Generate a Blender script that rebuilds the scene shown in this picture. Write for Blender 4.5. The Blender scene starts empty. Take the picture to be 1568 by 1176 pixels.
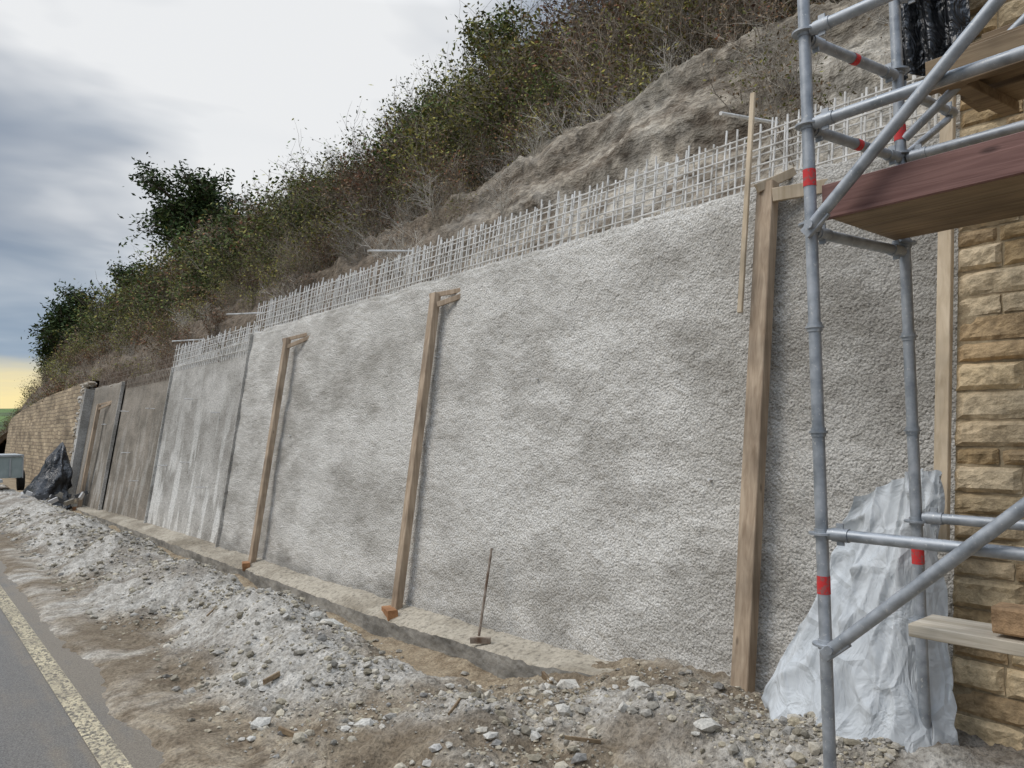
import bpy, math, random
import numpy as np
from mathutils import Vector, Matrix, noise, Euler
R=random.Random(7)
def lerp(a,b,t): return a+(b-a)*t
def sm(a,b,x):
    t=max(0.,min(1.,(x-a)/(b-a))); return t*t*(3-2*t)
def interp(tab,x):
    if x<=tab[0][0]: return tab[0][1]
    for (a,va),(b,vb) in zip(tab,tab[1:]):
        if x<=b: return va+(vb-va)*(x-a)/(b-a)
    return tab[-1][1]
def N(x,y,z=0.): return noise.noise(Vector((x,y,z)))   # ~-1..1
# ---------------------------------------------------------------- camera
scene=bpy.context.scene
cam=bpy.data.cameras.new("camera"); camo=bpy.data.objects.new("camera",cam); scene.collection.objects.link(camo)
yaw=math.radians(39.5);p=math.radians(3.5);a=0.01
f=Vector((math.sin(yaw)*math.cos(p),math.cos(yaw)*math.cos(p),math.sin(p)))
r0=Vector((math.cos(yaw),-math.sin(yaw),0));u0=r0.cross(f)
r=math.cos(a)*r0-math.sin(a)*u0;u=math.cos(a)*u0+math.sin(a)*r0
M=Matrix(((r.x,u.x,-f.x,0),(r.y,u.y,-f.y,0),(r.z,u.z,-f.z,1.65),(0,0,0,1)))
camo.matrix_world=M
cam.sensor_width=36; cam.lens=1150/1568*36; cam.clip_end=3000; cam.clip_start=.05
scene.camera=camo
scene.view_settings.view_transform='Standard'; scene.view_settings.look='None'; scene.view_settings.exposure=0
# ---------------------------------------------------------------- node helpers
class NT:
    def __init__(s,nt): s.nt=nt
    def n(s,t,**k):
        nd=s.nt.nodes.new(t)
        for a_,b_ in k.items(): setattr(nd,a_,b_)
        return nd
    def set(s,inp,v):
        if isinstance(v,bpy.types.NodeSocket): s.nt.links.new(v,inp)
        elif isinstance(v,(tuple,list)) and len(v)==3 and inp.type=='RGBA': inp.default_value=(*v,1)
        else: inp.default_value=v
    def math(s,op,a,b=0.,c=None,clamp=False):
        nd=s.n('ShaderNodeMath',operation=op,use_clamp=clamp); s.set(nd.inputs[0],a); s.set(nd.inputs[1],b)
        if c is not None: s.set(nd.inputs[2],c)
        return nd.outputs[0]
    def vmath(s,op,a,b=None):
        nd=s.n('ShaderNodeVectorMath',operation=op); s.set(nd.inputs[0],a)
        if b is not None: s.set(nd.inputs[1],b)
        return nd
    def mix(s,fac,a,b,mode='MIX'):
        nd=s.n('ShaderNodeMixRGB',blend_type=mode); s.set(nd.inputs[0],fac); s.set(nd.inputs[1],a); s.set(nd.inputs[2],b)
        return nd.outputs[0]
    def coord(s,sc=(1,1,1)):
        tc=s.n('ShaderNodeTexCoord'); mp=s.n('ShaderNodeMapping'); mp.inputs['Scale'].default_value=sc
        s.nt.links.new(tc.outputs['Object'],mp.inputs[0]); return mp.outputs[0]
    def noise(s,vec,scale,detail=4,rough=.55,dist=0.):
        nd=s.n('ShaderNodeTexNoise'); s.set(nd.inputs['Vector'],vec); nd.inputs['Scale'].default_value=scale
        nd.inputs['Detail'].default_value=min(detail,3.5); nd.inputs['Roughness'].default_value=rough; nd.inputs['Distortion'].default_value=dist
        return nd.outputs['Fac']
    def vor(s,vec,scale,feat='F1'):
        nd=s.n('ShaderNodeTexVoronoi',feature=feat); s.set(nd.inputs['Vector'],vec); nd.inputs['Scale'].default_value=scale
        return nd
    def ramp(s,fac,stops):
        nd=s.n('ShaderNodeValToRGB'); cr=nd.color_ramp
        while len(cr.elements)<len(stops): cr.elements.new(.5)
        for e,(pos,c) in zip(cr.elements,stops):
            e.position=pos; e.color=(c,c,c,1) if not isinstance(c,(tuple,list)) else (*c,1)
        s.set(nd.inputs[0],fac); return nd.outputs[0]
    def bump(s,h,dist,strength=1.,nrm=None):
        nd=s.n('ShaderNodeBump'); s.set(nd.inputs['Height'],h); nd.inputs['Distance'].default_value=dist; nd.inputs['Strength'].default_value=strength
        if nrm is not None: s.set(nd.inputs['Normal'],nrm)
        return nd.outputs[0]
    def sep(s,v):
        nd=s.n('ShaderNodeSeparateXYZ'); s.set(nd.inputs[0],v); return nd.outputs
def newmat(name,rough=.9,metal=0.,spec=.3):
    m=bpy.data.materials.new(name); m.use_nodes=True; b=m.node_tree.nodes['Principled BSDF']
    b.inputs['Roughness'].default_value=rough; b.inputs['Metallic'].default_value=metal; b.inputs['Specular IOR Level'].default_value=spec
    return m,NT(m.node_tree),b
# ---------------------------------------------------------------- mesh helpers
class MB:
    def __init__(s): s.v=[];s.f=[];s.c=[];s.m=[]
    def add(s,vs,fs,col=(1,1,1),mi=0):
        o=len(s.v); s.v+= [tuple(q) for q in vs]; s.f+=[tuple(i+o for i in f_) for f_ in fs]
        s.c+=[col]*len(vs); s.m+=[mi]*len(fs)
    def beam(s,p0,p1,w,t,side=(0,1,0),col=(1,1,1),mi=0,bev=.003):
        p0=Vector(p0);p1=Vector(p1);d=(p1-p0).normalized();sd=Vector(side);sd=(sd-d*sd.dot(d)).normalized();n=d.cross(sd)
        w/=2;t/=2;b=min(bev,w*.4,t*.4)
        prof=[(-w+b,-t),(w-b,-t),(w,-t+b),(w,t-b),(w-b,t),(-w+b,t),(-w,t-b),(-w,-t+b)]
        vs=[p0+sd*x+n*y for x,y in prof]+[p1+sd*x+n*y for x,y in prof]
        k=8;fs=[(i,(i+1)%k,k+(i+1)%k,k+i) for i in range(k)]+[tuple(range(k-1,-1,-1)),tuple(range(k,2*k))]
        s.add(vs,fs,col,mi)
    def tube(s,p0,p1,r,r1=None,n=12,col=(1,1,1),mi=0,cap=True):
        p0=Vector(p0);p1=Vector(p1);d=(p1-p0).normalized();r1=r if r1 is None else r1
        a_=Vector((0,0,1)) if abs(d.z)<.9 else Vector((1,0,0)); x=d.cross(a_).normalized();y=d.cross(x)
        vs=[p0+(x*math.cos(2*math.pi*i/n)+y*math.sin(2*math.pi*i/n))*r for i in range(n)]+[p1+(x*math.cos(2*math.pi*i/n)+y*math.sin(2*math.pi*i/n))*r1 for i in range(n)]
        fs=[(i,(i+1)%n,n+(i+1)%n,n+i) for i in range(n)]
        if cap: fs+=[tuple(range(n-1,-1,-1)),tuple(range(n,2*n))]
        s.add(vs,fs,col,mi)
    def obj(s,name,mats,parent=None,smooth=False):
        me=bpy.data.meshes.new(name); me.from_pydata(s.v,[],s.f)
        for m in (mats if isinstance(mats,list) else [mats]): me.materials.append(m)
        if any(s.m): me.polygons.foreach_set('material_index',s.m)
        ca=me.color_attributes.new('col','FLOAT_COLOR','POINT')
        arr=np.ones((len(s.v),4),dtype=np.float32); arr[:,:3]=np.array(s.c,dtype=np.float32).reshape(-1,3); ca.data.foreach_set('color',arr.ravel())
        if smooth: me.polygons.foreach_set('use_smooth',[True]*len(me.polygons))
        me.update(); o=bpy.data.objects.new(name,me); scene.collection.objects.link(o)
        if parent: o.parent=parent
        return o
def empty(name):
    o=bpy.data.objects.new(name,None); scene.collection.objects.link(o); return o
def grid(name,us,vs,fn,mat,parent=None,smooth=True):
    V=[fn(a_,b_) for b_ in vs for a_ in us]; nu=len(us)
    F=[(j*nu+i,j*nu+i+1,(j+1)*nu+i+1,(j+1)*nu+i) for j in range(len(vs)-1) for i in range(nu-1)]
    me=bpy.data.meshes.new(name); me.from_pydata(V,[],F); me.materials.append(mat)
    if smooth: me.polygons.foreach_set('use_smooth',[True]*len(F))
    me.update(); o=bpy.data.objects.new(name,me); scene.collection.objects.link(o)
    if parent: o.parent=parent
    return o
def prog(a_,b_,mn,k):
    out=[a_];
    while out[-1]<b_: out.append(out[-1]+max(mn,k*abs(out[-1])))
    out[-1]=b_; return out
# ---------------------------------------------------------------- materials
def concrete(name,light,dark,rough_scale,bd,streak=0.,tint=None,dampy=False,face=None):
    m,t,b=newmat(name,.93)
    v=t.coord(); vh=t.coord((1,.6,1.1))
    big=t.noise(vh,.85,4,.55,.15); big2=t.noise(vh,3.2,4,.6)
    mm=t.math('ADD',t.math('MULTIPLY',big,.58),t.math('MULTIPLY',big2,.42))
    fac=t.ramp(mm,[(.40,0.),(.57,1.)])
    col=t.mix(fac,dark,light)
    if streak:
        st=t.noise(t.coord((1,2.0,.5)),1.5,4,.6)
        z=t.sep(v)[2]; zm=t.ramp(t.math('MULTIPLY',z,.33),[(0.1,1.),(.75,.15)])
        col=t.mix(t.math('MULTIPLY',t.ramp(st,[(.50,0.),(.57,1.)]),t.math('MULTIPLY',zm,streak)),col,(.70,.68,.63))
    sp=t.noise(v,rough_scale*1.2,3,.7)
    col=t.mix(1.,col,t.ramp(sp,[(.32,.5),(.47,.94),(.7,1.2)]),'MULTIPLY')
    if dampy:
        y=t.sep(v)[1]; dm=t.ramp(t.math('MULTIPLY',t.math('ADD',y,t.math('MULTIPLY',big,1.2)),.1),[(.20,.60),(.36,1.)])
        col=t.mix(1.,col,dm,'MULTIPLY')
        z=t.sep(v)[2]; zz=t.math('ADD',z,t.math('MULTIPLY',big2,.5)); low=t.ramp(zz,[(.12,.62),(.36,1.)])
        col=t.mix(1.,col,low,'MULTIPLY')
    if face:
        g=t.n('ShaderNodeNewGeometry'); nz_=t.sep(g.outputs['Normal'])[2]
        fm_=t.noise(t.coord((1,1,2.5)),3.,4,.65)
        col=t.mix(t.ramp(nz_,[(.35,1.),(.7,0.)]),col,t.mix(t.ramp(fm_,[(.35,0.),(.65,1.)]),tuple(c*.55 for c in face),tuple(c*1.3 for c in face)))  # upright face painted darker as cast shade, with blotchy dirt mixed in
    t.set(b.inputs['Base Color'],col)
    h1=t.noise(v,rough_scale,3,.65); vv=t.vor(v,rough_scale*.9,'F1').outputs['Distance']
    h=t.math('SUBTRACT',t.math('MULTIPLY',h1,1.),t.math('MULTIPLY',vv,.5))
    t.set(b.inputs['Normal'],t.bump(h,bd,1.))
    return m
m_wallA=concrete('shotcrete_rough',(.72,.685,.62),(.43,.40,.35),56,.022,dampy=True)
m_wallB=concrete('shotcrete_smooth',(.50,.475,.43),(.31,.29,.255),30,.01,streak=.95)
m_wallC=concrete('shotcrete_brown',(.30,.26,.21),(.19,.165,.13),25,.008,streak=.3)
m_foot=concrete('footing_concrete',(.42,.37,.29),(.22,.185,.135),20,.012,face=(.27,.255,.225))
def wood(name,c1,c2,axis='z',rough=.8):
    m,t,b=newmat(name,rough); sc={'z':(30,30,1.5),'y':(30,1.5,30),'x':(1.5,30,30)}[axis]
    n=t.noise(t.coord(sc),1.,6,.6,.6); n2=t.noise(t.coord(),2.2,4,.6)
    col=t.mix(t.ramp(n,[(.3,0.),(.7,1.)]),c1,c2); col=t.mix(1.,col,t.ramp(n2,[(.3,.6),(.6,1.12)]),'MULTIPLY')
    kn=t.vor(t.coord((6,6,2.2) if axis=='z' else (6,2.2,6)),1.).outputs['Distance']
    col=t.mix(t.ramp(kn,[(.04,.7),(.09,0.)]),col,tuple(c*.35 for c in c1))
    t.set(b.inputs['Base Color'],col); t.set(b.inputs['Normal'],t.bump(n,.003)); return m
m_post=wood('timber_weathered',(.29,.21,.14),(.50,.39,.28))
m_strip=wood('timber_pale',(.46,.36,.24),(.62,.51,.37))
m_block=wood('timber_orange',(.30,.14,.06),(.44,.23,.11),'y')
m_plank=wood('plank_grey',(.42,.36,.27),(.62,.56,.46),'y')
m_toe=wood('toe_board_red',(.10,.045,.038),(.24,.13,.11),'y',.6)
m_deck=wood('deck_ply',(.16,.105,.06),(.31,.23,.14),'y',.7)
m_steel,t,b=newmat('galvanised_steel',.5,.55,.5)
n=t.noise(t.coord(),14,4,.6); n5=t.noise(t.coord(),55,3,.7); cs=t.ramp(n,[(.3,(.24,.26,.28)),(.7,(.47,.49,.51))]); cs=t.mix(t.ramp(n5,[(.62,0.),(.68,.8)]),cs,(.60,.59,.56)); t.set(b.inputs['Base Color'],cs); t.set(b.inputs['Roughness'],t.ramp(n,[(.3,.4),(.7,.68)]))
m_red,t,b=newmat('red_tape',.5); n=t.noise(t.coord(),60,3,.7); t.set(b.inputs['Base Color'],t.ramp(n,[(.38,(.30,.12,.11)),(.5,(.60,.04,.04))]))
m_rebar,t,b=newmat('dusty_steel_bar',.85,.0)
n=t.noise(t.coord(),9,4,.6); t.set(b.inputs['Base Color'],t.ramp(n,[(.30,(.40,.37,.32)),(.44,(.66,.64,.60)),(.65,(.82,.80,.76))]))
m_rust,t,b=newmat('rusty_steel',.85,.2)
n=t.noise(t.coord(),12,4,.6); t.set(b.inputs['Base Color'],t.ramp(n,[(.35,(.14,.09,.06)),(.6,(.30,.25,.20))]))
def attrmat(name,rough=.9,bump=None,spec=.25):
    m,t,b=newmat(name,rough,0,spec); at=t.n('ShaderNodeAttribute',attribute_name='col'); col=at.outputs['Color']
    if bump:
        n=t.noise(t.coord(),bump[0],4,.65); col=t.mix(1.,col,t.ramp(n,[(.28,.6),(.7,1.25)]),'MULTIPLY'); t.set(b.inputs['Normal'],t.bump(n,bump[1]))
    t.set(b.inputs['Base Color'],col); return m
m_stone=attrmat('sandstone',.92,(22,.016))
m_rubble=attrmat('rubble_stone',.92,(60,.004))
m_leaf=attrmat('foliage',.8,None,.15)
# ---------------------------------------------------------------- world + sun
SUN_AZ=math.radians(-62); SUN_EL=math.radians(48)
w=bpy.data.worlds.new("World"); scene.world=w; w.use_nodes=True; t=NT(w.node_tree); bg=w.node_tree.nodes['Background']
sky=t.n('ShaderNodeTexSky',sky_type='NISHITA'); sky.sun_disc=False; sky.sun_elevation=SUN_EL; sky.sun_rotation=SUN_AZ; sky.air_density=1.5; sky.dust_density=2.
tc=t.n('ShaderNodeTexCoord'); d=tc.outputs['Generated']; sx,sy,sz=t.sep(d)
zz=t.math('ADD',t.math('MAXIMUM',sz,0.),.16)
cmb=t.n('ShaderNodeCombineXYZ'); t.set(cmb.inputs[0],t.math('DIVIDE',sx,zz)); t.set(cmb.inputs[1],t.math('DIVIDE',sy,zz)); cv=cmb.outputs[0]
mp=t.n('ShaderNodeMapping'); t.set(mp.inputs[0],cv); mp.inputs['Rotation'].default_value=(0,0,math.radians(25)); mp.inputs['Scale'].default_value=(.62,.85,1); mp.inputs['Location'].default_value=(.3,1.4,0)
c1=t.noise(mp.outputs[0],.8,4,.5,.4); c2=t.noise(mp.outputs[0],2.6,4,.6,.3)
cl=t.math('ADD',t.math('MULTIPLY',c1,.66),t.math('MULTIPLY',c2,.34))
bd_=Vector((math.sin(math.radians(25))*math.cos(math.radians(23)),math.cos(math.radians(25))*math.cos(math.radians(23)),math.sin(math.radians(23))))
dp=t.vmath('DOT_PRODUCT',t.vmath('NORMALIZE',d).outputs[0],tuple(bd_)).outputs['Value']
glow=t.ramp(dp,[(.92,0.),(.998,1.)])
cl=t.math('ADD',cl,t.math('SUBTRACT',t.math('MULTIPLY',glow,.22),.02))
cloud=t.ramp(cl,[(.38,(2.0,2.55,3.5)),(.46,(2.9,3.4,4.2)),(.54,(4.3,4.7,5.3)),(.66,(8.6,8.7,8.8))])
base=t.mix(t.ramp(c1,[(.30,.75),(.45,.96)]),sky.outputs[0],cloud)
low=t.ramp(sz,[(.06,.6),(.24,0.)]); base=t.mix(low,base,(3.7,4.9,6.2))
ga=t.ramp(sy,[(.86,0.),(.98,1.)])
gh=t.ramp(t.math('ADD',sz,t.math('MULTIPLY',c2,.05)),[(.07,1.),(.085,.75),(.115,0.)])
base=t.mix(t.math('MULTIPLY',ga,gh),base,(9.8,8.2,4.3))
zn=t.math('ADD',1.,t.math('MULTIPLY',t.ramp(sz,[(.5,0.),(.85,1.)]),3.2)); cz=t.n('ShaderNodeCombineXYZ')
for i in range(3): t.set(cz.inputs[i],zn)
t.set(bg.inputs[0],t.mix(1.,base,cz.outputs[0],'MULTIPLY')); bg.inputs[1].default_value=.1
sl=bpy.data.lights.new('sun','SUN'); sl.energy=1.5; sl.angle=math.radians(28); sl.color=(1,.94,.86)
so=bpy.data.objects.new('sun',sl); scene.collection.objects.link(so)
sd=Vector((math.sin(SUN_AZ)*math.cos(SUN_EL),math.cos(SUN_AZ)*math.cos(SUN_EL),math.sin(SUN_EL)))
so.rotation_euler=sd.to_track_quat('Z','Y').to_euler()
# ---------------------------------------------------------------- ground
A_tab=[(0,.02),(3,.05),(4,.10),(5,.20),(6.0,.25),(6.7,.12),(7.5,.24),(9,.27),(11.5,.20),(13.5,.29),(18,.2),(22,.1),(26,.02)]
tr_tab=[(3.0,.10),(3.4,.04),(4.0,-.10),(4.7,-.30),(6,-.36),(12,-.42),(20,-.44),(26,-.25)]
def gz(x,y):
    if x<.9 or y<-8 or y>60 or x>6: 
        return -.03 if x<5 else -.1
    e=x+.13*N(y*.9,3.1)+.05*N(y*5,x*5)+.03*N(y*14,x*14)
    z=-.03+.055*sm(.97,1.25,e)
    A=interp(A_tab,y)*(1+.95*N(y*.9,x*.6,7))
    xc=2.32+.22*N(y*.5,11.); wd=.46
    z+=A*math.exp(-((x-xc)/wd)**2)
    tr=interp(tr_tab,y)
    kt=sm(2.7,3.2,x+.14*N(y*1.3,5.)+.05*N(y*6,2.))
    z=lerp(z,tr,kt)
    # soil slumped against the footing face
    z+=.16*sm(3.55,3.78,x)*max(0,N(y*.8,21.)+.15)*sm(4.5,5.5,y)
    if y<3.8: z+=.15*math.exp(-((x-3.15)/.35)**2-((y-2.55)/.4)**2)+.10*math.exp(-((x-2.5)/.3)**2-((y-3.3)/.4)**2)
    z+=.17*sm(2.4,1.7,y)*sm(2.7,3.5,x)
    k=sm(1.3,1.7,e)*(1-.7*kt*sm(4.2,5,y))
    z+=k*(.06*N(x*2.6,y*2.6,1)+.045*N(x*6,y*6,2)+.036*(abs(N(x*13,y*13,3))-.1)+.016*N(x*34,y*34,4))
    z+=(1-k)*.005*N(x*12,y*12,9)
    z-=.022*math.exp(-((x-1.5-.05*N(y*.5,1.))/.13)**2)
    return z
xs=[-600,-200,-60,-20,-8,-3,0,.6,.88]+[.92+.02*i for i in range(160)]+[4.2,4.6,5.2,6,10,30,100,600]
ys=[-200,-60,-20,-8,-3,-1,0,.5]+prog(.8,32,.02,.0046)+[36,42,50,60,80,120,200,400,900]
m_ground,t,b=newmat('dirt_ground',.92,0,.25)
v=t.coord(); X_,Y_,Z_=t.sep(v)
n1=t.noise(v,1.1,4,.6,.4); n2=t.noise(v,7,4,.7); n3=t.noise(v,45,4,.7)
tan=t.mix(t.ramp(n2,[(.35,0.),(.65,1.)]),(.18,.135,.088),(.39,.32,.225)); grey=t.mix(t.ramp(n2,[(.35,0.),(.62,1.)]),(.28,.25,.205),(.55,.51,.445))
hh=t.math('ADD',t.math('MULTIPLY',Z_,1.8),n1)
fary=t.ramp(t.math('MULTIPLY',Y_,.1),[(.40,0.),(.6,.15)])
mixf=t.ramp(t.math('ADD',hh,fary),[(.56,0.),(.80,1.)])
col=t.mix(mixf,tan,grey)
wet=t.math('MULTIPLY',t.ramp(n1,[(.40,1.),(.51,0.)]),.5); col=t.mix(wet,col,(.135,.10,.065))
tr_=t.ramp(t.math('MULTIPLY',Z_,-1.),[(.14,0.),(.24,1.)]); col=t.mix(t.math('MULTIPLY',tr_,.85),col,t.mix(t.ramp(n2,[(.35,0.),(.65,1.)]),(.25,.185,.115),(.42,.335,.225)))
col=t.mix(1.,col,t.ramp(n3,[(.3,.48),(.6,1.15)]),'MULTIPLY'); t.set(b.inputs['Base Color'],col)
wv=t.n('ShaderNodeTexWave',wave_type='BANDS',bands_direction='DIAGONAL'); t.set(wv.inputs['Vector'],t.coord((.35,1,0))); wv.inputs['Scale'].default_value=5.; wv.inputs['Distortion'].default_value=1.5; wv.inputs['Detail'].default_value=2
tm=t.math('MULTIPLY',t.math('GREATER_THAN',X_,1.38),t.math('LESS_THAN',X_,1.62))
h=t.math('ADD',t.math('ADD',t.math('MULTIPLY',n2,.6),t.math('MULTIPLY',n3,.65)),t.math('MULTIPLY',t.math('MULTIPLY',wv.outputs['Fac'],tm),.7))
t.set(b.inputs['Normal'],t.bump(h,.032))
grid('ground',xs,ys,lambda x,y:(x,y,gz(x,y)),m_ground)
# road
m_road,t,b=newmat('asphalt',.6,0,.4)
v=t.coord(); X_,Y_,Z_=t.sep(v)
n1=t.noise(v,2.,4,.6,.3); n3=t.noise(v,110,3,.8); nl=t.noise(t.coord((5,.3,1)),1.2,4,.6)
col=t.mix(t.ramp(n3,[(.38,0.),(.6,1.)]),(.05,.05,.052),(.20,.195,.185))
dirt=t.math('ADD',t.math('MULTIPLY',X_,.45),t.math('ADD',t.math('MULTIPLY',n1,.5),t.math('MULTIPLY',nl,.6)))
col=t.mix(t.ramp(dirt,[(.6,.15),(.88,.42),(1.08,.85)]),col,t.mix(t.ramp(n3,[(.35,0.),(.65,1.)]),(.15,.12,.085),(.28,.235,.175))); t.set(b.inputs['Base Color'],col)
t.set(b.inputs['Normal'],t.bump(n3,.008))
grid('road',[-5.6,-2,0,.7,1.3],[-60,-10,0,10,40,120,300],lambda x,y:(x,y,-.002),m_road)
m_line,t,b=newmat('road_marking_paint',.7)
v=t.coord(); n1=t.noise(v,38,4,.7); n2=t.noise(v,3,4,.6)
c=t.mix(t.ramp(n1,[(.42,0.),(.56,1.)]),(.16,.14,.11),(.60,.51,.34)); c=t.mix(t.ramp(n2,[(.35,.5),(.6,0.)]),c,(.26,.22,.16)); t.set(b.inputs['Base Color'],c); t.set(b.inputs['Normal'],t.bump(n1,.006))
mb=MB(); y=.5
while y<60:
    L=.03 if y<14 else .3
    mb.add([(.85,y,.0025),(.97,y,.0025),(.97,y+L+.02,.0025),(.85,y+L+.02,.0025)],[(0,1,2,3)])
    if y<14:
        for xx in (.85,.89,.93):
            o=.012*(((xx-.85)/.04)%2); x1=xx+.036; y0=y+o
            mb.add([(xx,y0,.003),(x1,y0,.003),(x1,y0+.03,.003),(xx,y0+.03,.003),(xx+.006,y0+.008,.009),(x1-.006,y0+.008,.009),(x1-.006,y0+.022,.009),(xx+.006,y0+.022,.009)],[(4,5,6,7),(0,1,5,4),(1,2,6,5),(2,3,7,6),(3,0,4,7)])
        y+=.05
    else: y+=.32
mb.obj('road_edge_line',m_line)
# rubble stones
phi=(1+5**.5)/2
ico=np.array([(-1,phi,0),(1,phi,0),(-1,-phi,0),(1,-phi,0),(0,-1,phi),(0,1,phi),(0,-1,-phi),(0,1,-phi),(phi,0,-1),(phi,0,1),(-phi,0,-1),(-phi,0,1)])/1.9
icf=[(0,11,5),(0,5,1),(0,1,7),(0,7,10),(0,10,11),(1,5,9),(5,11,4),(11,10,2),(10,7,6),(7,1,8),(3,9,4),(3,4,2),(3,2,6),(3,6,8),(3,8,9),(4,9,5),(2,4,11),(6,2,10),(8,6,7),(9,8,1)]
rs=np.random.RandomState(3)
mb=MB()
def stone(x,y,s,z=None,col=None,sink=.2):
    V=ico*rs.uniform(.65,1.3,(12,1)); V=V*np.array([rs.uniform(.8,1.4),rs.uniform(.7,1.1),rs.uniform(.45,.85)])*s
    a_=rs.uniform(0,6.28); ca,sa=math.cos(a_),math.sin(a_); Vx=V[:,0]*ca-V[:,1]*sa; Vy=V[:,0]*sa+V[:,1]*ca
    z=gz(x,y) if z is None else z
    if col is None:
        g=rs.uniform(.2,.52); wmm=rs.uniform(0,1)**.7; col=(g,g*(.95-.09*wmm),g*(.87-.26*wmm))
    mb.add(list(zip(Vx+x,Vy+y,V[:,2]+z+s*sink)),icf,col)
for i in range(36000):
    y=1.5+ 17*rs.rand()**2.6; x=1.35+(2.3 if y>3.6 else 2.65)*rs.beta(1.9,1.35)
    if rs.rand()> .5+1.3*N(x*1.6,y*1.6,5): continue
    if x>3.05 and y>4.6 and rs.rand()<.96: continue
    s=.0040*(1+y*.14)*(1+rs.pareto(2.2)); s=min(s,.034)
    stone(x,y,s)
for (x,y,s) in [(3.45,3.62,.085),(3.38,3.78,.05),(3.25,4.35,.05),(2.62,5.4,.08),(2.55,5.52,.06),(2.02,3.72,.05),(1.92,3.75,.035),(1.63,4.2,.05),(2.9,3.1,.04),(3.6,3.2,.05),(2.35,3.05,.035),(3.15,3.5,.04),(2.7,3.9,.035),(3.3,2.9,.05),(3.1,2.3,.06),(3.0,2.75,.045),(2.6,3.0,.04)]:
    for q in range(3):
        stone(x+(0 if q==0 else rs.normal(0,s*1.2)),y+(0 if q==0 else rs.normal(0,s*1.2)),s*(1,.5,.35)[q],col=(.52,.49,.43))
mb.obj('rubble_stones',m_rubble)
mb=MB()
for (x,y,L,an,s_) in [(2.35,3.35,.2,.6,.012),(3.5,3.9,.16,1.2,.03),(1.85,4.6,.12,.3,.02),(1.7,4.0,.12,2.,.02),(2.0,6.2,.2,.9,.01),(2.7,2.75,.18,2.4,.012)]:
    z=gz(x,y)+.012; dx,dy=math.cos(an)*L/2,math.sin(an)*L/2; mb.beam((x-dx,y-dy,z),(x+dx,y+dy,z+.02),s_*1.6,s_*.7,(0,0,1))
mb.obj('wood_scraps',m_deck)
# ---------------------------------------------------------------- retaining wall
wall=empty('concrete_retaining_wall')
def wallsec(name,y0,y1,xb,top,amp,mat,dz=.024,mn=.021,k=.0048):
    ys_=prog(y0,y1,mn,k); nz=int(3.8/dz); ts=[i/nz for i in range(nz+1)]+[1.01,1.02,1.03,1.04,1.05]
    def fn(y,tt):
        T=top(y)+.035*N(y*1.7,2.)+.02*N(y*6,9.)
        if tt<=1: z=-.5+(T+.5)*tt; back=0
        else:
            i=round((tt-1)*100); back=[0,.03,.07,.15,.3,.5][i]; z=T+[0,.022,.032,.03,-.02,-.1][i]
        x=xb+.15*z+back+.03*N(y*.5,z*.6,3)*amp**.5+amp*(.014*N(y*3,z*3,1)+.010*N(y*14.3,z*15.7,2)+.009*N(y*29,z*31,4))
        if tt>1: z+=amp*.012*N(y*14,back*40,6)
        elif tt>.985: x+=.012
        return (x,y,z)
    return grid(name,ys_,ts,fn,mat,wall)
wallsec('near_section',-2.0,12.35,4.1,lambda y:3.31 if y>3 else 3.31+.02*(3-y),1.,m_wallA,.02,.018,.0045)
wallsec('middle_section',12.36,16.95,4.15,lambda y:3.27-.04*(y-12.3),.3,m_wallB,.06,.06,.005)
wallsec('brown_section',16.96,21.2,4.17,lambda y:3.08-.01*(y-17),.25,m_wallC,.08,.08,.005)
wallsec('end_section',21.21,24.7,4.1,lambda y:2.98,.3,m_wallC,.08,.08,.005)
mb=MB()
for yy,xb,ht in [(12.35,4.09,3.28),(16.95,4.14,3.06),(21.2,4.10,2.98)]:
    mb.beam((xb-.4*.15,yy,-.4),(xb+.15*ht,yy,ht),.03,.08,(0,1,0))
for yy in (24.75,24.95): mb.beam((4.0,yy,-.4),(4.0+.15*3,yy,2.95),.16,.3,(0,1,0))
mb.obj('joint_edges',m_wallB,wall)
ft=[(2,.04),(3.3,.03),(4.3,-.10),(6.6,-.19),(10,-.22),(12.6,-.24),(20,-.28),(26,-.3)]
wb=[(2,.03),(3.5,-.04),(5.6,-.09),(8.9,-.12),(13.5,-.16),(17,-.19),(21,-.25),(26,-.3)]
prof=[(3.78,'b'),(3.785,'m'),(3.79,'f'),(3.81,'t'),(3.95,'c'),(4.16,'w')]
def footf(y,i):
    i=int(i); x=prof[i][0]; zt=interp(ft,y); zw=interp(wb,y)+.01
    z=[-.8,(zt-.2),zt-.015,zt,lerp(zt,zw,.5),zw][i]
    st=.03*N(math.floor(y/2.4)*3.3,8.) 
    return (x+.012*N(y*2,z*3,3)+(st if i<4 else 0)+ .010*N(y*13,z*13),y,z+(.018*N(y*3,x*3)+.014*N(y*11,x*9) if i>1 else 0))
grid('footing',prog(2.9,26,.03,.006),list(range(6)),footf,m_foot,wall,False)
mb=MB()
for y,z in [(13.5,2.0),(14.8,1.1),(15.2,2.3),(16.2,1.0),(13.6,.7),(18,2.2),(19.5,1.2),(20.4,2.2),(18.3,.6),(22.3,1.9)]:
    x=4.14+.15*z; mb.tube((x+.05,y,z),(x-.16,y,z+.01),.012,n=6)
for y,z in [(7.2,1.55),(10.2,1.6),(3.1,1.3),(5.0,2.1)]:
    x=4.1+.15*z; mb.tube((x+.05,y,z),(x-.03,y,z),.01,n=6)
mb.obj('steel_pins',m_rebar,wall)
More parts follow.
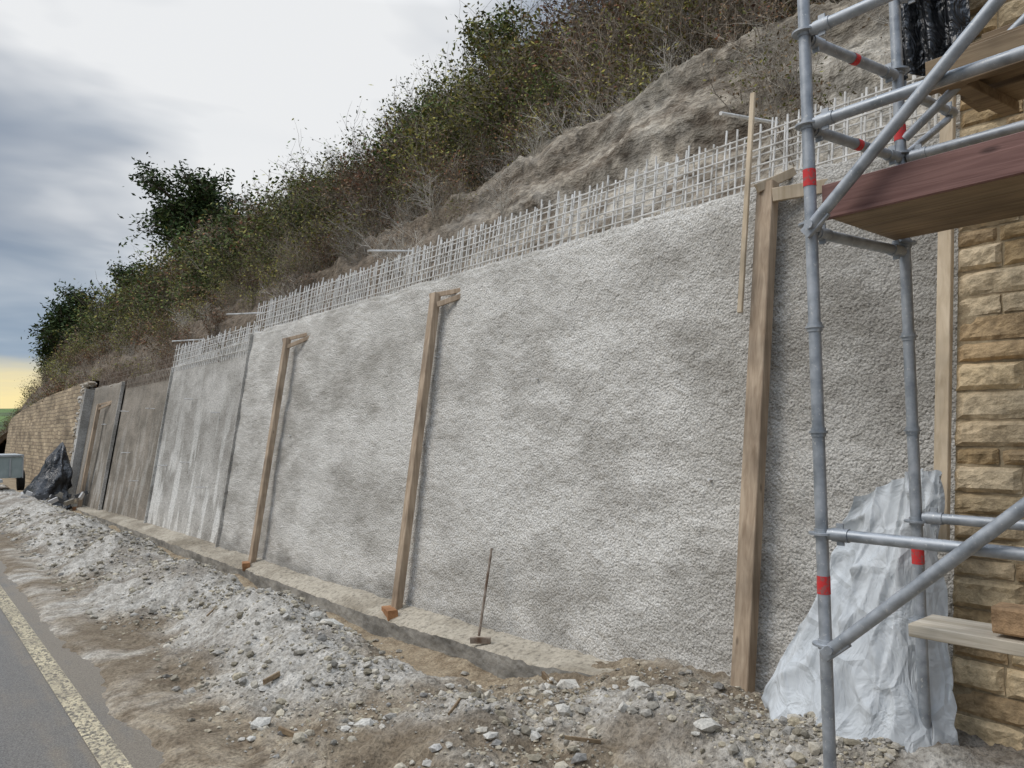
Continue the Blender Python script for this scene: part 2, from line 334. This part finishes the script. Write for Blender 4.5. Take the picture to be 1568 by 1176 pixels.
# ---------------------------------------------------------------- rebar mesh
mb=MB()
def mesh_layer(x0,y0,y1,zb,zt,rr,sp,mi,jit,hsp):
    y=y0
    while y<y1:
        top=zt+R.uniform(-.04,.06)+.03*N(y*.8,x0)
        lx=R.uniform(-jit,jit); ly=R.uniform(-jit,jit)
        mb.tube((x0+.15*zb,y,zb),(x0+.15*top+lx,y+ly,top),rr,n=5 if y<8 else 4,mi=mi,cap=False); y+=sp*R.uniform(.9,1.1)
    z=zb+.10
    while z<zt-.03:
        yy=y0
        while yy<y1:
            e=min(yy+1.2,y1); mb.tube((x0+.15*z-.01,yy,z+.015*N(yy,z)),(x0+.15*z-.01,e,z+.015*N(e,z)),rr*.85,n=5,mi=mi,cap=False); yy=e
        z+=hsp
mesh_layer(4.13,-1.,12.4,3.15,3.80,.0085,.105,0,.015,.12)
mesh_layer(4.27,-1.,12.4,3.15,3.84,.0075,.11,0,.025,.125)
mesh_layer(4.13,12.4,17.,2.95,3.5,.0085,.12,0,.015,.13)
mesh_layer(4.25,12.4,17.,2.95,3.5,.0085,.12,0,.02,.13)
mesh_layer(4.15,17.,24.5,2.8,3.35,.008,.12,1,.015,.13)
for (y,z,x) in [(8.3,3.95,5.0),(13.2,3.75,4.9),(16.5,3.6,4.9),(3.0,3.9,4.9)]:
    mb.tube((x+.2,y,z+.05),(x-.45,y+.05,z-.03),.014,n=8,mi=0)
mb.obj('reinforcing_steel_mesh',[m_rebar,m_rust])
# ---------------------------------------------------------------- timber posts
def post(y,zb,zt,xo=4.0,w_=.1,t_=.08,lean=0.,bracket=None,foot=True):
    mb=MB(); P=lambda z:(xo+.15*z,y+lean*z,z)
    mb.beam(P(zb),P(zt),w_,t_,(0,1,0),bev=.005)
    if bracket:
        by,bz=bracket; X0=xo+.15*zt
        mb.beam((X0-.03,y+.07,zt-.02),(X0+.20,by-.02,bz+.02),.05,.022,(0,0,1))
        mb.beam((X0-.02,y-.065,zt-.13),(X0+.17,by,bz-.03),.055,.025,(0,0,1),mi=0)
        mb.beam((X0+.16,by+.09,bz-.045),(X0+.2,by-.06,bz-.02),.08,.03,(0,0,1))
    if foot:
        X0=xo+.15*zb
        mb.beam((X0-.13,y-.17,zb+.05),(X0-.03,y+.13,zb+.03),.10,.10,(0,0,1),mi=1,bev=.006)
    return mb
post(2.7,-.03,3.28,3.99,.12,.085,.005,None,False).obj('timber_post',[m_post,m_block])
post(6.68,-.20,3.12,3.99,.1,.08,0,(6.24,3.12)).obj('timber_post',[m_post,m_block])
post(10.55,-.24,3.02,3.97,.1,.08,-.01,(10.0,3.05)).obj('timber_post',[m_post,m_block])
post(22.8,-.35,2.45,3.93,.12,.09,0,(22.2,2.5)).obj('timber_post',[m_post,m_block])
mb=MB(); mb.beam((4.24,2.80,2.40),(4.47,2.80,3.93),.035,.022,(0,1,0)); mb.beam((4.44,2.66,3.18),(4.66,2.2,3.2),.09,.03,(0,0,1)); mb.beam((4.40,2.75,3.24),(4.62,2.60,3.36),.06,.03,(0,0,1))
mb.obj('timber_slat',m_strip)
mb=MB(); mb.tube((3.82,5.1,-.06),(4.04,5.2,.63),.011,n=8); mb.beam((3.76,5.14,-.09),(3.88,5.02,-.09),.05,.03,(0,0,1)); mb.obj('steel_rod',m_rust)
# ---------------------------------------------------------------- near stone masonry
mw=empty('stone_wall'); mb=MB(); z=.12; pal=[(.46,.33,.18),(.54,.42,.26),(.42,.30,.17),(.50,.39,.25),(.36,.26,.15),(.56,.45,.30)]
while z<5.2:
    h=R.choice([.085,.1,.115,.13,.14]); y=1.465
    while y>-2.2:
        L=R.uniform(.16,.42); y1=y-L; nu,nv=10,6; c=R.choice(pal); g=R.uniform(.75,1.15); c=tuple(q*g for q in c); sd_=R.uniform(0,99); vs=[];tilt=R.uniform(-.02,.02); prz=R.uniform(-.012,.012)
        for j in range(nv+1):
            for i in range(nu+1):
                uu=i/nu;vv=j/nv; yy=y-.006-(L-.012)*uu; zz_=z+.006+(h-.012)*vv
                ed=min(min(uu,1-uu)*L,min(vv,1-vv)*h); dome=(.020+prz)*sm(0,.022,ed)
                if ed<.001: yy+=.007*N(zz_*30,sd_); zz_+=.006*N(yy*22,sd_,3.)
                xx=3.765+.15*zz_-dome-(.018*N(yy*9,zz_*12,sd_)+.012*N(yy*26,zz_*26,sd_))*sm(0,.02,ed)+tilt*(uu-.5)
                vs.append((xx,yy,zz_))
        fs=[(j*(nu+1)+i,j*(nu+1)+i+1,(j+1)*(nu+1)+i+1,(j+1)*(nu+1)+i) for j in range(nv) for i in range(nu)]
        mb.add(vs,fs,c)
        rim=[i for i in range(nu+1)]+[j*(nu+1)+nu for j in range(1,nv+1)]+[nv*(nu+1)+i for i in range(nu-1,-1,-1)]+[j*(nu+1) for j in range(nv-1,0,-1)]
        rv=[vs[i] for i in rim]; bk=[(q[0]+.05,q[1],q[2]) for q in rv]; k=len(rim)
        mb.add(rv+bk,[(i,(i+1)%k,k+(i+1)%k,k+i) for i in range(k)],c); y=y1
    z+=h
mb.obj('stones',m_stone,mw,False)
m_mort,t,b=newmat('lime_mortar',.95); n=t.noise(t.coord(),30,4,.7); t.set(b.inputs['Base Color'],t.ramp(n,[(.3,(.24,.18,.11)),(.7,(.42,.34,.22))])); t.set(b.inputs['Normal'],t.bump(n,.006))
mb=MB(); mb.add([(3.768,1.46,0),(3.768+.15*5.2,1.46,5.2),(3.768+.15*5.2,-2.2,5.2),(3.768,-2.2,0),(4.02,1.46,0),(4.02+.15*5.2,1.46,5.2),(4.02+.15*5.2,-2.2,5.2),(4.02,-2.2,0)],[(0,1,2,3),(4,7,6,5),(0,4,5,1),(1,5,6,2),(3,2,6,7)]); mb.obj('mortar_core',m_mort,mw)
mb=MB(); mb.beam((3.73+.15*1.05,1.505,1.05),(3.73+.15*4.6,1.505,4.6),.065,.04,(0,1,0)); mb.obj('timber_profile_board',m_strip,mw)
# ---------------------------------------------------------------- old stone wall far left
m_old,t,b=newmat('old_stonework',.95)
tc_=t.n('ShaderNodeTexCoord'); X_,Y_,Z_=t.sep(tc_.outputs['Object']); cb=t.n('ShaderNodeCombineXYZ'); t.set(cb.inputs[0],Y_)
wob=t.noise(t.coord(),2.,3,.5); t.set(cb.inputs[1],t.math('ADD',Z_,t.math('MULTIPLY',wob,.12)))
br=t.n('ShaderNodeTexBrick'); t.set(br.inputs['Vector'],cb.outputs[0]); br.inputs['Scale'].default_value=1.; br.inputs['Brick Width'].default_value=.42; br.inputs['Row Height'].default_value=.13; br.inputs['Mortar Size'].default_value=.012
br.inputs['Color1'].default_value=(.44,.345,.225,1); br.inputs['Color2'].default_value=(.27,.205,.135,1); br.inputs['Mortar'].default_value=(.19,.15,.105,1)
n=t.noise(t.coord((1,.5,1)),1.6,4,.65); t.set(b.inputs['Base Color'],t.mix(1.,br.outputs['Color'],t.ramp(n,[(.3,.6),(.65,1.3)]),'MULTIPLY')); t.set(b.inputs['Normal'],t.bump(t.math('ADD',t.math('MULTIPLY',br.outputs['Fac'],-1.),n),.03))
otop=[(24.8,3.25),(34,3.05),(40,2.7),(46,2.2),(60,1.2)]
def oldf(y,i):
    i=int(i); T=interp(otop,y)+.05*N(y*2,1.)
    if i<=20: z=-.6+(T+.6)*i/20; x=4.15+.1*z+.03*N(y*1.5,z*3)
    else: z=T+(.0 if i==21 else -.3); x=4.15+.1*T+(.45 if i==21 else .5)
    return (x+1.8*sm(42,60,y),y,z)
grid('stone_wall',prog(25.1,60,.12,.006),list(range(23)),oldf,m_old,None,False)
mb=MB()
for i in range(300):
    zq=R.uniform(-.2,3.15); s=R.uniform(.05,.13); yq=24.9+R.uniform(-.1,.5); xq=4.08+.12*zq+R.uniform(-.1,.12)
    V=ico*rs.uniform(.7,1.2,(12,1))*s; mb.add([(q[0]*1.2+xq,q[1]+yq,q[2]*.7+zq) for q in V],icf,R.choice([(.42,.36,.28),(.52,.48,.42),(.34,.28,.21)]))
mb.obj('broken_wall_end',m_rubble)
# ---------------------------------------------------------------- hillside
zb_tab=[(0,5.2),(5,5.2),(7,5.1),(11,4.65),(20,4.45),(100,4.4)]
bz_tab=[(0,3.2),(20,2.95),(24,3.05),(34,2.9),(40,2.5),(46,2.0),(60,.8),(80,.1)]
def hz(x,y,det=True):
    b0=interp(bz_tab,y); zb=interp(zb_tab,y)
    if x<5.0: z=b0+.1*(x-4.7)
    elif x<6.5: tt=(x-5.0)/1.5; z=lerp(b0+.05,zb,tt**.8)
    elif x<11: z=zb+.95*(x-6.5)
    else: z=zb+4.27+.25*min(x-11,14)
    fd=sm(44,72,y); z=lerp(z,min(z,b0),fd)
    if det and x>4.85:
        k=sm(4.85,5.3,x)
        z+=k*(.22*N(x*.9,y*.7,2)+.26*(abs(N(x*1.5,y*.9,5))-.3)+.15*(abs(N(x*3.6,y*2.2,8))-.25)+.07*N(x*9,y*8,3)+.035*N(x*20,y*18,3))
        w1=.35*N(y*.45,3.3)+.12*N(y*1.8,3.3)
        z+=.34*k*sm(.0,.05,w1+(x-5.75))*sm(7.2,6.2,x)+.24*k*sm(.0,.05,w1*.8+.1*N(y*2.2,8.)+(x-6.15))*sm(7.2,6.4,x)-.16
    return z
m_hill,t,b=newmat('hillside_soil',.95,0,.15)
v=t.coord(); X_,Y_,Z_=t.sep(v); n1=t.noise(v,.9,4,.6,.3); n2=t.noise(v,7,4,.75); n3=t.noise(t.coord((1,1,2.5)),2.5,4,.7)
soil=t.mix(t.ramp(n3,[(.38,0.),(.6,1.)]),(.14,.11,.08),(.38,.33,.26)); soil=t.mix(t.ramp(n1,[(.44,0.),(.58,.75)]),soil,(.50,.455,.38))
gg=t.n('ShaderNodeNewGeometry'); gnz=t.sep(gg.outputs['Normal'])[2]; soil=t.mix(1.,soil,t.ramp(gnz,[(.15,.45),(.6,1.05)]),'MULTIPLY')  # steep ledge sides darkened in the soil colour, painted undercut shade
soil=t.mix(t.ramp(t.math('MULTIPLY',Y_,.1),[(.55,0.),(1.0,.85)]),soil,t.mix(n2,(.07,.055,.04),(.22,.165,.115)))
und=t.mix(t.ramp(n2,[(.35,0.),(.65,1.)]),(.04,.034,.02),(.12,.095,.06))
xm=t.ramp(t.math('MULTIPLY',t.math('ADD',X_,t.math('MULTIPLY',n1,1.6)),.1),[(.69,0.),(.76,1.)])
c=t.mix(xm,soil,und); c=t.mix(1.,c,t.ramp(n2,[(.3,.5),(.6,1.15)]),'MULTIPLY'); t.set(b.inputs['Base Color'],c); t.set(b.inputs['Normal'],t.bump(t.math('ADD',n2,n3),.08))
hx=[4.72+.04*i for i in range(66)]+[7.5+.25*i for i in range(18)]+[12.5,14,17,21,26,40,80,200]
hy=[-40,-20,-12,-8,-5,-3]+prog(-2,1,.06,0)+prog(1.06,100,.045,.009)+[110,125]
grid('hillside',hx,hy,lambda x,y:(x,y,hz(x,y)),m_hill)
m_far,t,b=newmat('distant_fields',.95); n=t.noise(t.coord((.02,.02,.02)),1.,4,.6); t.set(b.inputs['Base Color'],t.ramp(n,[(.4,(.05,.075,.03)),(.5,(.12,.19,.05)),(.6,(.07,.09,.04))]))
grid('distant_hills',[-500+25*i for i in range(41)],[110,160,220,280,340,400,500,700],lambda x,y:(x,y,-.5+(12.5+3*N(x*.01,5.))*sm(110,400,y)+3*sm(400,700,y)),m_far)
# ---------------------------------------------------------------- vegetation
def twig_arrays(seed,stems,h,depthmax,kids,lf,lsize,lcols,tcol,spread,r0_,trunk=None,lspread=.1,nseg=3):
    rr=random.Random(seed); V=[];F=[];C=[];tips=[]
    def ring(p,d,r_,n):
        a_=Vector((0,0,1)) if abs(d.z)<.9 else Vector((1,0,0)); x=d.cross(a_).normalized(); y=d.cross(x)
        return [p+(x*math.cos(6.283*i/n)+y*math.sin(6.283*i/n))*r_ for i in range(n)]
    def br(p,d,L,r_,dep):
        n=3 if dep>0 or trunk is None else 7; ns=nseg+1 if dep<2 else nseg; pts=[p]; ds=[d]
        for k in range(ns):
            wgt=.07 if (trunk and dep==0) else .2
            d=(d+Vector((rr.gauss(0,wgt),rr.gauss(0,wgt),rr.gauss(.05,.14)))).normalized(); p=p+d*L/ns; pts.append(p); ds.append(d)
        o=len(V); g=rr.uniform(.7,1.3)
        for k,(q,dd) in enumerate(zip(pts,ds)):
            V.extend(ring(q,dd,r_*(1-.65*k/ns),n)); C.extend([tuple(c*g for c in tcol)]*n)
        for k in range(ns):
            for i in range(n): F.append((o+k*n+i,o+k*n+(i+1)%n,o+(k+1)*n+(i+1)%n,o+(k+1)*n+i))
        if dep>=depthmax-1: tips.extend(pts[1:])
        if dep<depthmax:
            for _ in range(kids[dep]):
                tt=rr.uniform(.3 if trunk else .25,1.)*ns; k=min(int(tt),ns-1); q=pts[k].lerp(pts[k+1],tt-k)
                ax=Vector((rr.gauss(0,1),rr.gauss(0,1),rr.gauss(.25,.6))).normalized()
                br(q,(ds[k]*.75+ax*(.95 if trunk else .85)).normalized(),L*rr.uniform(.38,.6),r_*.5,dep+1)
    if trunk:
        br(Vector((0,0,-.3)),Vector((rr.gauss(0,.03),rr.gauss(0,.03),1)).normalized(),h*.72,r0_,0)
    else:
        for s_ in range(stems):
            an=rr.uniform(0,6.283); sp=rr.uniform(.1,1)*spread
            br(Vector((math.cos(an)*.2*sp,math.sin(an)*.2*sp,-.15)),Vector((math.cos(an)*sp,math.sin(an)*sp,1)).normalized(),h*rr.uniform(.6,1.),r0_,0)
    for _ in range(lf):
        q=rr.choice(tips)+Vector((rr.gauss(0,lspread),rr.gauss(0,lspread),rr.gauss(0,lspread)))
        a_=Vector((rr.gauss(0,1),rr.gauss(0,1),rr.gauss(0,.6))).normalized(); b_=a_.cross(Vector((rr.gauss(0,1),rr.gauss(0,1),rr.gauss(0,1)))).normalized()
        s=lsize*rr.uniform(.6,1.35); o=len(V); V.extend([q-a_*s,q+b_*s*.45,q+a_*s,q-b_*s*.45]); F.append((o,o+1,o+2,o+3))
        c=rr.choice(lcols); g=rr.uniform(.6,1.4); C.extend([tuple(k_*g for k_ in c)]*4)
    return np.array([tuple(q) for q in V],dtype=np.float32),np.array(F,dtype=np.int32),np.array(C,dtype=np.float32)
def npmesh(name,V,F,C,mat):
    me=bpy.data.meshes.new(name); me.vertices.add(len(V)); me.vertices.foreach_set('co',V.ravel())
    me.loops.add(F.size); me.loops.foreach_set('vertex_index',F.ravel()); me.polygons.add(len(F)); me.polygons.foreach_set('loop_start',np.arange(0,F.size,4,dtype=np.int32))
    me.materials.append(mat); ca=me.color_attributes.new('col','FLOAT_COLOR','POINT'); arr=np.ones((len(V),4),dtype=np.float32); arr[:,:3]=C; ca.data.foreach_set('color',arr.ravel())
    me.update(calc_edges=True); me.validate(); return me
green=[(.06,.09,.028),(.085,.12,.035),(.12,.15,.045)]; olive=[(.17,.17,.05),(.22,.20,.06),(.11,.13,.035)]; brown=[(.21,.14,.08),(.29,.205,.12),(.15,.11,.065)]; redd=[(.20,.085,.05),(.27,.13,.07),(.14,.09,.05)]; yell=[(.36,.31,.08),(.25,.23,.07),(.16,.16,.045)]
gt=(.27,.225,.175); dt=(.15,.115,.08); wt=(.48,.44,.375)
specs=[(1,9,1.5,1000,.036,green+olive,dt,.7,.014),(2,10,1.4,500,.031,brown+olive,gt,.8,.012),(3,9,1.5,850,.035,brown+redd,dt,.7,.013),(4,9,1.6,950,.036,olive+yell,gt,.7,.013),(5,11,1.2,130,.028,brown,wt,1.1,.010),(6,10,1.5,1200,.037,green,dt,.8,.014),(8,10,1.35,350,.031,brown+redd,gt,.9,.012)]
near=[twig_arrays(s[0],s[1],s[2],2,(6,5),s[3],s[4],s[5],s[6],s[7],s[8]) for s in specs]
far=[twig_arrays(s[0]+50,7,s[2],2,(5,4),int(s[3]*.45),s[4]*1.6,s[5],s[6],s[7],s[8]*1.35,nseg=2) for s in specs]
VV=[];FF=[];CC=[];off=0;cnt=0
x=5.2
while x<12.3:
    y=-3. if x<8 else 0.
    while y<72:
        xx=x+R.uniform(-.3,.3)+.35*N(y*.5,4.); yy=y+R.uniform(-.35,.35)
        zz_=hz(xx,yy,xx<7)
        patch=N(xx*.35,yy*.22,12)
        if x<6.9: k=R.choice([4,4,4,1,6])
        elif x<7.8: k=R.choice([4,1,3,6,2,3])
        elif patch>.18: k=R.choice([0,5,0,3])
        elif patch<-.2: k=R.choice([1,6,2,3])
        else: k=R.choice([0,1,2,3,5,3])
        if yy>25 and R.random()<.35: k=R.choice([0,3,5])
        if yy>11 and x<6.9 : k=R.choice([4,1,6,2,3])
        s=R.uniform(.7,1.15)*(1.2 if x>8 else .8)*(1 if yy<30 else 1.2)
        if x<6.9 : s*=.75
        skip=False
        if x<5.8: skip=(yy<9.5) or R.random()<.35; s*=.85
        elif x<6.5: 
            if yy<3.8: skip=R.random()<.15
            elif yy<8.0: skip=R.random()<.9
            else: skip=R.random()<.15
        elif x<7.1 and 4<yy<8.5 and R.random()<.35: skip=True
        if not skip and zz_>.8:
            V,F,C=(near if yy<22 else far)[k]
            E=Euler((R.uniform(-.2,.2),R.uniform(-.45,.05),R.uniform(0,6.28))).to_matrix()
            A_=np.array(E)@np.diag([s,s,s*R.uniform(.85,1.15)])
            VV.append(V@A_.T.astype(np.float32)+np.array([xx,yy,zz_-.1],dtype=np.float32)); FF.append(F+off); CC.append(C*R.uniform(.65,1.35)); off+=len(V); cnt+=1
        y+=.64 if yy<14 else (.9 if yy<35 else 1.5)
    x+=.66
so_=bpy.data.objects.new('hillside_shrubs',npmesh('hillside_shrubs',np.concatenate(VV).astype(np.float32),np.concatenate(FF).astype(np.int32),np.concatenate(CC).astype(np.float32),m_leaf)); scene.collection.objects.link(so_)
print('shrubs',cnt,off)
def place(me,x,y,s,name,rz=0,dz=0,z=None):
    o=bpy.data.objects.new(name,me); scene.collection.objects.link(o); o.location=(x,y,(hz(x,y,False) if z is None else z)+dz); o.scale=(s,s,s); o.rotation_euler[2]=rz
def TT(*a_,**k_): return npmesh('tree',*twig_arrays(*a_,**k_),m_leaf)
dark=[(.032,.052,.018),(.045,.07,.022),(.07,.09,.028)]
T1=TT(31,1,7.,3,(22,8,5),13000,.13,dark,dt,1,.17,True,.25)
T2=TT(32,1,7.,3,(22,8,5),13000,.14,dark,dt,1,.16,True,.28)
T3=TT(23,1,4.,3,(14,7,5),6000,.07,olive+green,dt,1,.08,True,.14)
place(T1,13.2,42.,1.0,'broadleaf_tree',1.,-.6)
place(T2,11.6,49,.75,'broadleaf_tree',2.,-.5,z=6.6)
place(T2,10.3,60,1.0,'broadleaf_tree',.4,0,z=4.4)
place(T1,9.2,62,.75,'broadleaf_tree',3.4,0,z=3.4)
place(T2,11.8,55,.6,'broadleaf_tree',5.4,0,z=5.2)
place(T3,12.6,29,.8,'broadleaf_tree',.2,-.2)
place(T3,12.2,18.5,.75,'broadleaf_tree',1.2,-.2)
place(T3,12.0,14.6,.9,'broadleaf_tree',2.2,-.2)
# ---------------------------------------------------------------- scaffold
sc=empty('scaffolding'); S1=(2.85,1.54); S2=(3.5,1.45); rr_=.0242
mb=MB(); my0=-1.1
for (x,y) in (S1,S2,(2.85,my0),(3.5,my0-.05)):
    mb.tube((x,y,.05),(x,y,4.8),rr_,n=20)
    for zc in (.80,1.23,1.63,2.05,2.47,2.88,3.27,3.7,4.1): 
        big=zc in (.80,1.23,2.47,2.88,3.27)
        mb.tube((x,y,zc-.004),(x,y,zc+.004),.05 if big else .036,n=16)
        mb.tube((x,y,zc-.018),(x,y,zc+.018),.029,n=16)
def led(p0,p1,r_=.0225,head=True):
    mb.tube(p0,p1,r_,n=16)
    if head:
        d_=(Vector(p1)-Vector(p0)).normalized()
        for q,s in ((Vector(p0),1),(Vector(p1),-1)):
            mb.tube(q+d_*s*.015,q+d_*s*.08,.027,n=10); 
            mb.beam(q+d_*s*.045+Vector((0,0,-.04)),q+d_*s*.045+Vector((0,0,.045)),.008,.03,(1,0,0))
for z in (1.23,2.88,3.27): led((2.85,S1[1]-.03,z),(2.85,my0,z)); 
led((3.5,S2[1]-.03,1.25),(3.5,my0,1.25)); led((3.5,S2[1]-.03,2.86),(3.5,my0,2.86))
for z in (2.44,2.87,3.25,4.1): led((S1[0]+.03,S1[1],z),(S2[0]-.03,S2[1],z-.01))
led((S1[0]-.05,S1[1]-.03,2.45),(S1[0]-.05,.35,3.50),.0235,False)
led((S1[0]-.05,S1[1]-.05,.80),(S1[0]-.05,.2,1.95),.0235,False)
for (pz,py) in ((2.45,S1[1]-.03),(.80,S1[1]-.05)):
    mb.beam((S1[0]-.05,py+.03,pz-.03),(S1[0]-.05,py-.06,pz+.045),.02,.05,(1,0,0)); mb.tube((S1[0]-.08,py,pz),(S1[0],py,pz),.018,n=8)
led((3.5,S2[1],3.19),(4.0,S2[1]-.05,3.19)); led((3.5,S2[1],2.86),(3.95,S2[1]-.04,3.15),.017,False); led((3.5,S2[1]-.02,2.95),(3.5,.8,3.4),.02,False)
led((S2[0],S2[1]-.03,3.6),(3.5,my0,3.6))
mb.obj('steel_tubes',m_steel,sc,True)
for o_ in sc.children: 
    o_.data.polygons.foreach_set('use_smooth',[len(p_.vertices)==4 and p_.area<1e9 for p_ in o_.data.polygons]); o_.data.set_sharp_from_angle(angle=math.radians(40))
mb=MB()
for (x,y,z) in [(S1[0],S1[1],2.66),(S1[0],S1[1],1.03),(S2[0],S2[1],2.98),(S2[0],S2[1],1.08)]: mb.tube((x,y,z-.035),(x,y,z+.035),rr_+.0015,n=20,cap=False)
for z in (2.87,3.25):
    q0=Vector((S1[0],S1[1],z));q1=Vector((S2[0],S2[1],z-.01)); mb.tube(q0.lerp(q1,.48),q0.lerp(q1,.53),.0242,n=16,cap=False)
mb.obj('red_bands',m_red,sc)
mb=MB()
for i in range(3): mb.beam((2.98+.19*i,1.47,2.505),(2.98+.19*i,my0,2.505),.185,.045,(1,0,0))
mb.beam((3.44,1.30,3.16),(3.44,my0,3.16),.04,.14,(1,0,0)); mb.beam((3.62,1.33,3.19),(3.62,my0,3.19),.22,.05,(1,0,0)); mb.beam((3.86,1.28,3.17),(3.86,my0,3.17),.22,.05,(1,0,0)); mb.beam((3.42,1.2,3.12),(3.98,1.15,3.12),.07,.05,(0,1,0))
mb.beam((3.60,1.22,3.245),(3.60,my0,3.25),.24,.045,(1,0,0)); mb.beam((3.66,1.12,3.30),(3.66,my0,3.30),.22,.045,(1,0,0))
mb.obj('deck_boards',m_deck,sc)
mb=MB(); mb.beam((2.885,1.50,2.555),(2.885,my0,2.555),.03,.14,(1,0,0)); mb.obj('toe_board',m_toe,sc)
mb=MB(); mb.beam((3.02,1.25,.90),(3.02,my0,.93),.22,.045,(1,0,0)); mb.obj('plank',m_plank,sc)
mb=MB(); mb.beam((2.98,.98,.985),(2.98,.74,.987),.11,.09,(1,0,0),bev=.008,col=(.42,.27,.15)); mb.obj('loose_brick',m_stone)
# ---------------------------------------------------------------- white tarp
m_tarp,t,b=newmat('white_plastic_sheet',.5,0,.3); n=t.noise(t.coord((3,3,1)),2,4,.6); t.set(b.inputs['Base Color'],t.ramp(n,[(.3,(.40,.42,.43)),(.6,(.58,.60,.605))]))
wr=t.vor(t.coord((1,1,.6)),7.,'DISTANCE_TO_EDGE').outputs['Distance']; hw=t.math('ADD',t.noise(t.coord((1,1,.6)),7,4,.55,1.5),t.math('MULTIPLY',t.ramp(wr,[(0,1.),(.12,0.)]),.25)); t.set(b.inputs['Normal'],t.bump(hw,.025))
rows=[[(3.80,1.83,1.30),(3.76,1.70,1.36),(3.72,1.56,1.43),(3.70,1.49,1.45),(3.70,1.40,1.42)],
 [(3.78,1.93,1.08),(3.72,1.72,1.12),(3.68,1.58,1.15),(3.66,1.48,1.18),(3.68,1.40,1.15)],
 [(3.72,2.02,.78),(3.60,1.80,.80),(3.56,1.62,.84),(3.62,1.48,.85),(3.68,1.40,.85)],
 [(3.68,2.20,.46),(3.46,1.85,.45),(3.42,1.62,.45),(3.56,1.46,.5),(3.66,1.38,.5)],
 [(3.62,2.30,.22),(3.30,1.86,.14),(3.26,1.58,.12),(3.42,1.40,.2),(3.6,1.35,.3)],
 [(3.60,2.20,.10),(3.36,1.84,.0),(3.3,1.56,.0),(3.46,1.38,.0),(3.62,1.33,.1)]]
def tarpf(uu,vv):
    fu=uu*4; i=min(int(fu),3); fu-=i; fv=vv*5; j=min(int(fv),4); fv-=j; fu=fu*fu*(3-2*fu)*.5+fu*.5
    P=[Vector(rows[j+q][i]).lerp(Vector(rows[j+q][i+1]),fu) for q in (0,1)]; q=P[0].lerp(P[1],fv)
    amp=.35+.65*sm(0,.3,vv)
    s_=uu*11+2.6*vv*(uu-.8)+1.4*N(uu*2,vv*1.3)
    fold=.06*(1-abs(math.sin(s_)))**1.5*amp+.045*N(uu*3,vv*2.2,2)+.035*(1-abs(N(uu*5+vv*4,vv*4-uu*3,5))*2)**2+.018*abs(N(uu*10-vv*4,vv*9+uu*3,8))
    return (q.x-fold*.8,q.y+fold*.4+(.02*N(vv*6,uu*3,3) if uu<.03 or uu>.97 else 0),q.z+.03*N(uu*6,vv*3,1)*(1-vv))
grid('white_tarpaulin',[i/110 for i in range(111)],[i/110 for i in range(111)],tarpf,m_tarp)
mb=MB(); mb.beam((3.55,1.36,.20),(3.55,-1.5,.20),.12,.08,(1,0,0)); mb.obj('timber_sill',m_deck)
m_black,t,b=newmat('black_plastic',.28,0,.5); b.inputs['Base Color'].default_value=(.012,.013,.015,1); t.set(b.inputs['Normal'],t.bump(t.noise(t.coord(),5,4,.65,1.),.08))
grid('black_sheet',[i/20 for i in range(21)],[i/20 for i in range(21)],lambda a_,b_:(4.15+.05*math.sin(a_*20+b_*3)+.02*N(a_*9,b_*9),1.72-.35*a_,3.52+.85*b_+.03*N(a_*5,b_*2)),m_black)
def pile(a_,b_):
    an=a_*6.2832; rad=(1-b_)**.8; 
    z=-.3+1.75*b_**.9+.18*N(math.cos(an)*2,math.sin(an)*2,b_*4)*(1-b_)
    q=1+.35*N(math.cos(an)*1.5,math.sin(an)*1.5,b_*3)+.2*N(math.cos(an)*5,math.sin(an)*5,b_*8)
    return (3.25+.62*rad*q*math.cos(an)+.38*b_,23.6+1.1*rad*q*math.sin(an)+.3*b_,z)
grid('black_tarpaulin_pile',[i/60 for i in range(61)],[i/40 for i in range(41)],pile,m_black)
mb=MB()
for i in range(22):
    x=2.4+R.random()*1.4;y=20.6+R.random()*2.3; mb.beam((x,y,-.05+R.random()*.1),(x+R.uniform(-.4,.4),y+R.uniform(-.3,.3),.02+R.random()*.2),.1,.05,(0,0,1),R.choice([(.3,.27,.22),(.55,.53,.5),(.1,.1,.1)]))
mb.obj('building_debris',m_rubble)
tr=empty('utility_trailer'); m_tr,t,b=newmat('trailer_panel',.5); n=t.noise(t.coord(),3,4,.6); t.set(b.inputs['Base Color'],t.ramp(n,[(.3,(.26,.30,.28)),(.7,(.36,.40,.37))]))
m_rub,t,b=newmat('rubber',.9); b.inputs['Base Color'].default_value=(.02,.02,.02,1)
m_trd,t,b=newmat('trailer_trim',.5,.4); b.inputs['Base Color'].default_value=(.42,.43,.42,1)
cx,cy=2.35,27.
mb=MB(); mb.beam((cx,cy-1.,.72),(cx,cy+1.,.72),1.2,.62,(1,0,0),bev=.04); mb.obj('body',m_tr,tr)
mb=MB(); mb.beam((cx,cy-1.03,1.05),(cx,cy+1.03,1.05),1.26,.05,(1,0,0),bev=.02)
for sx_ in (-.61,.61): 
    for sy in (-1.0,0,1.0): mb.beam((cx+sx_,cy+sy,.4),(cx+sx_,cy+sy,1.04),.05,.03,(0,1,0))
for sx_ in (-.3,.3): mb.beam((cx+sx_,cy-1.02,.45),(cx+sx_,cy-1.02,.98),.04,.02,(1,0,0))
mb.beam((cx,cy-1.0,.38),(cx,cy-2.,.38),.08,.08,(1,0,0)); mb.obj('trim_and_drawbar',m_trd,tr)
mb=MB()
for sx_ in (-.68,.68): mb.tube((cx+sx_-.08,cy,.28),(cx+sx_+.08,cy,.28),.3,n=24); 
mb.obj('wheels',m_rub,tr)
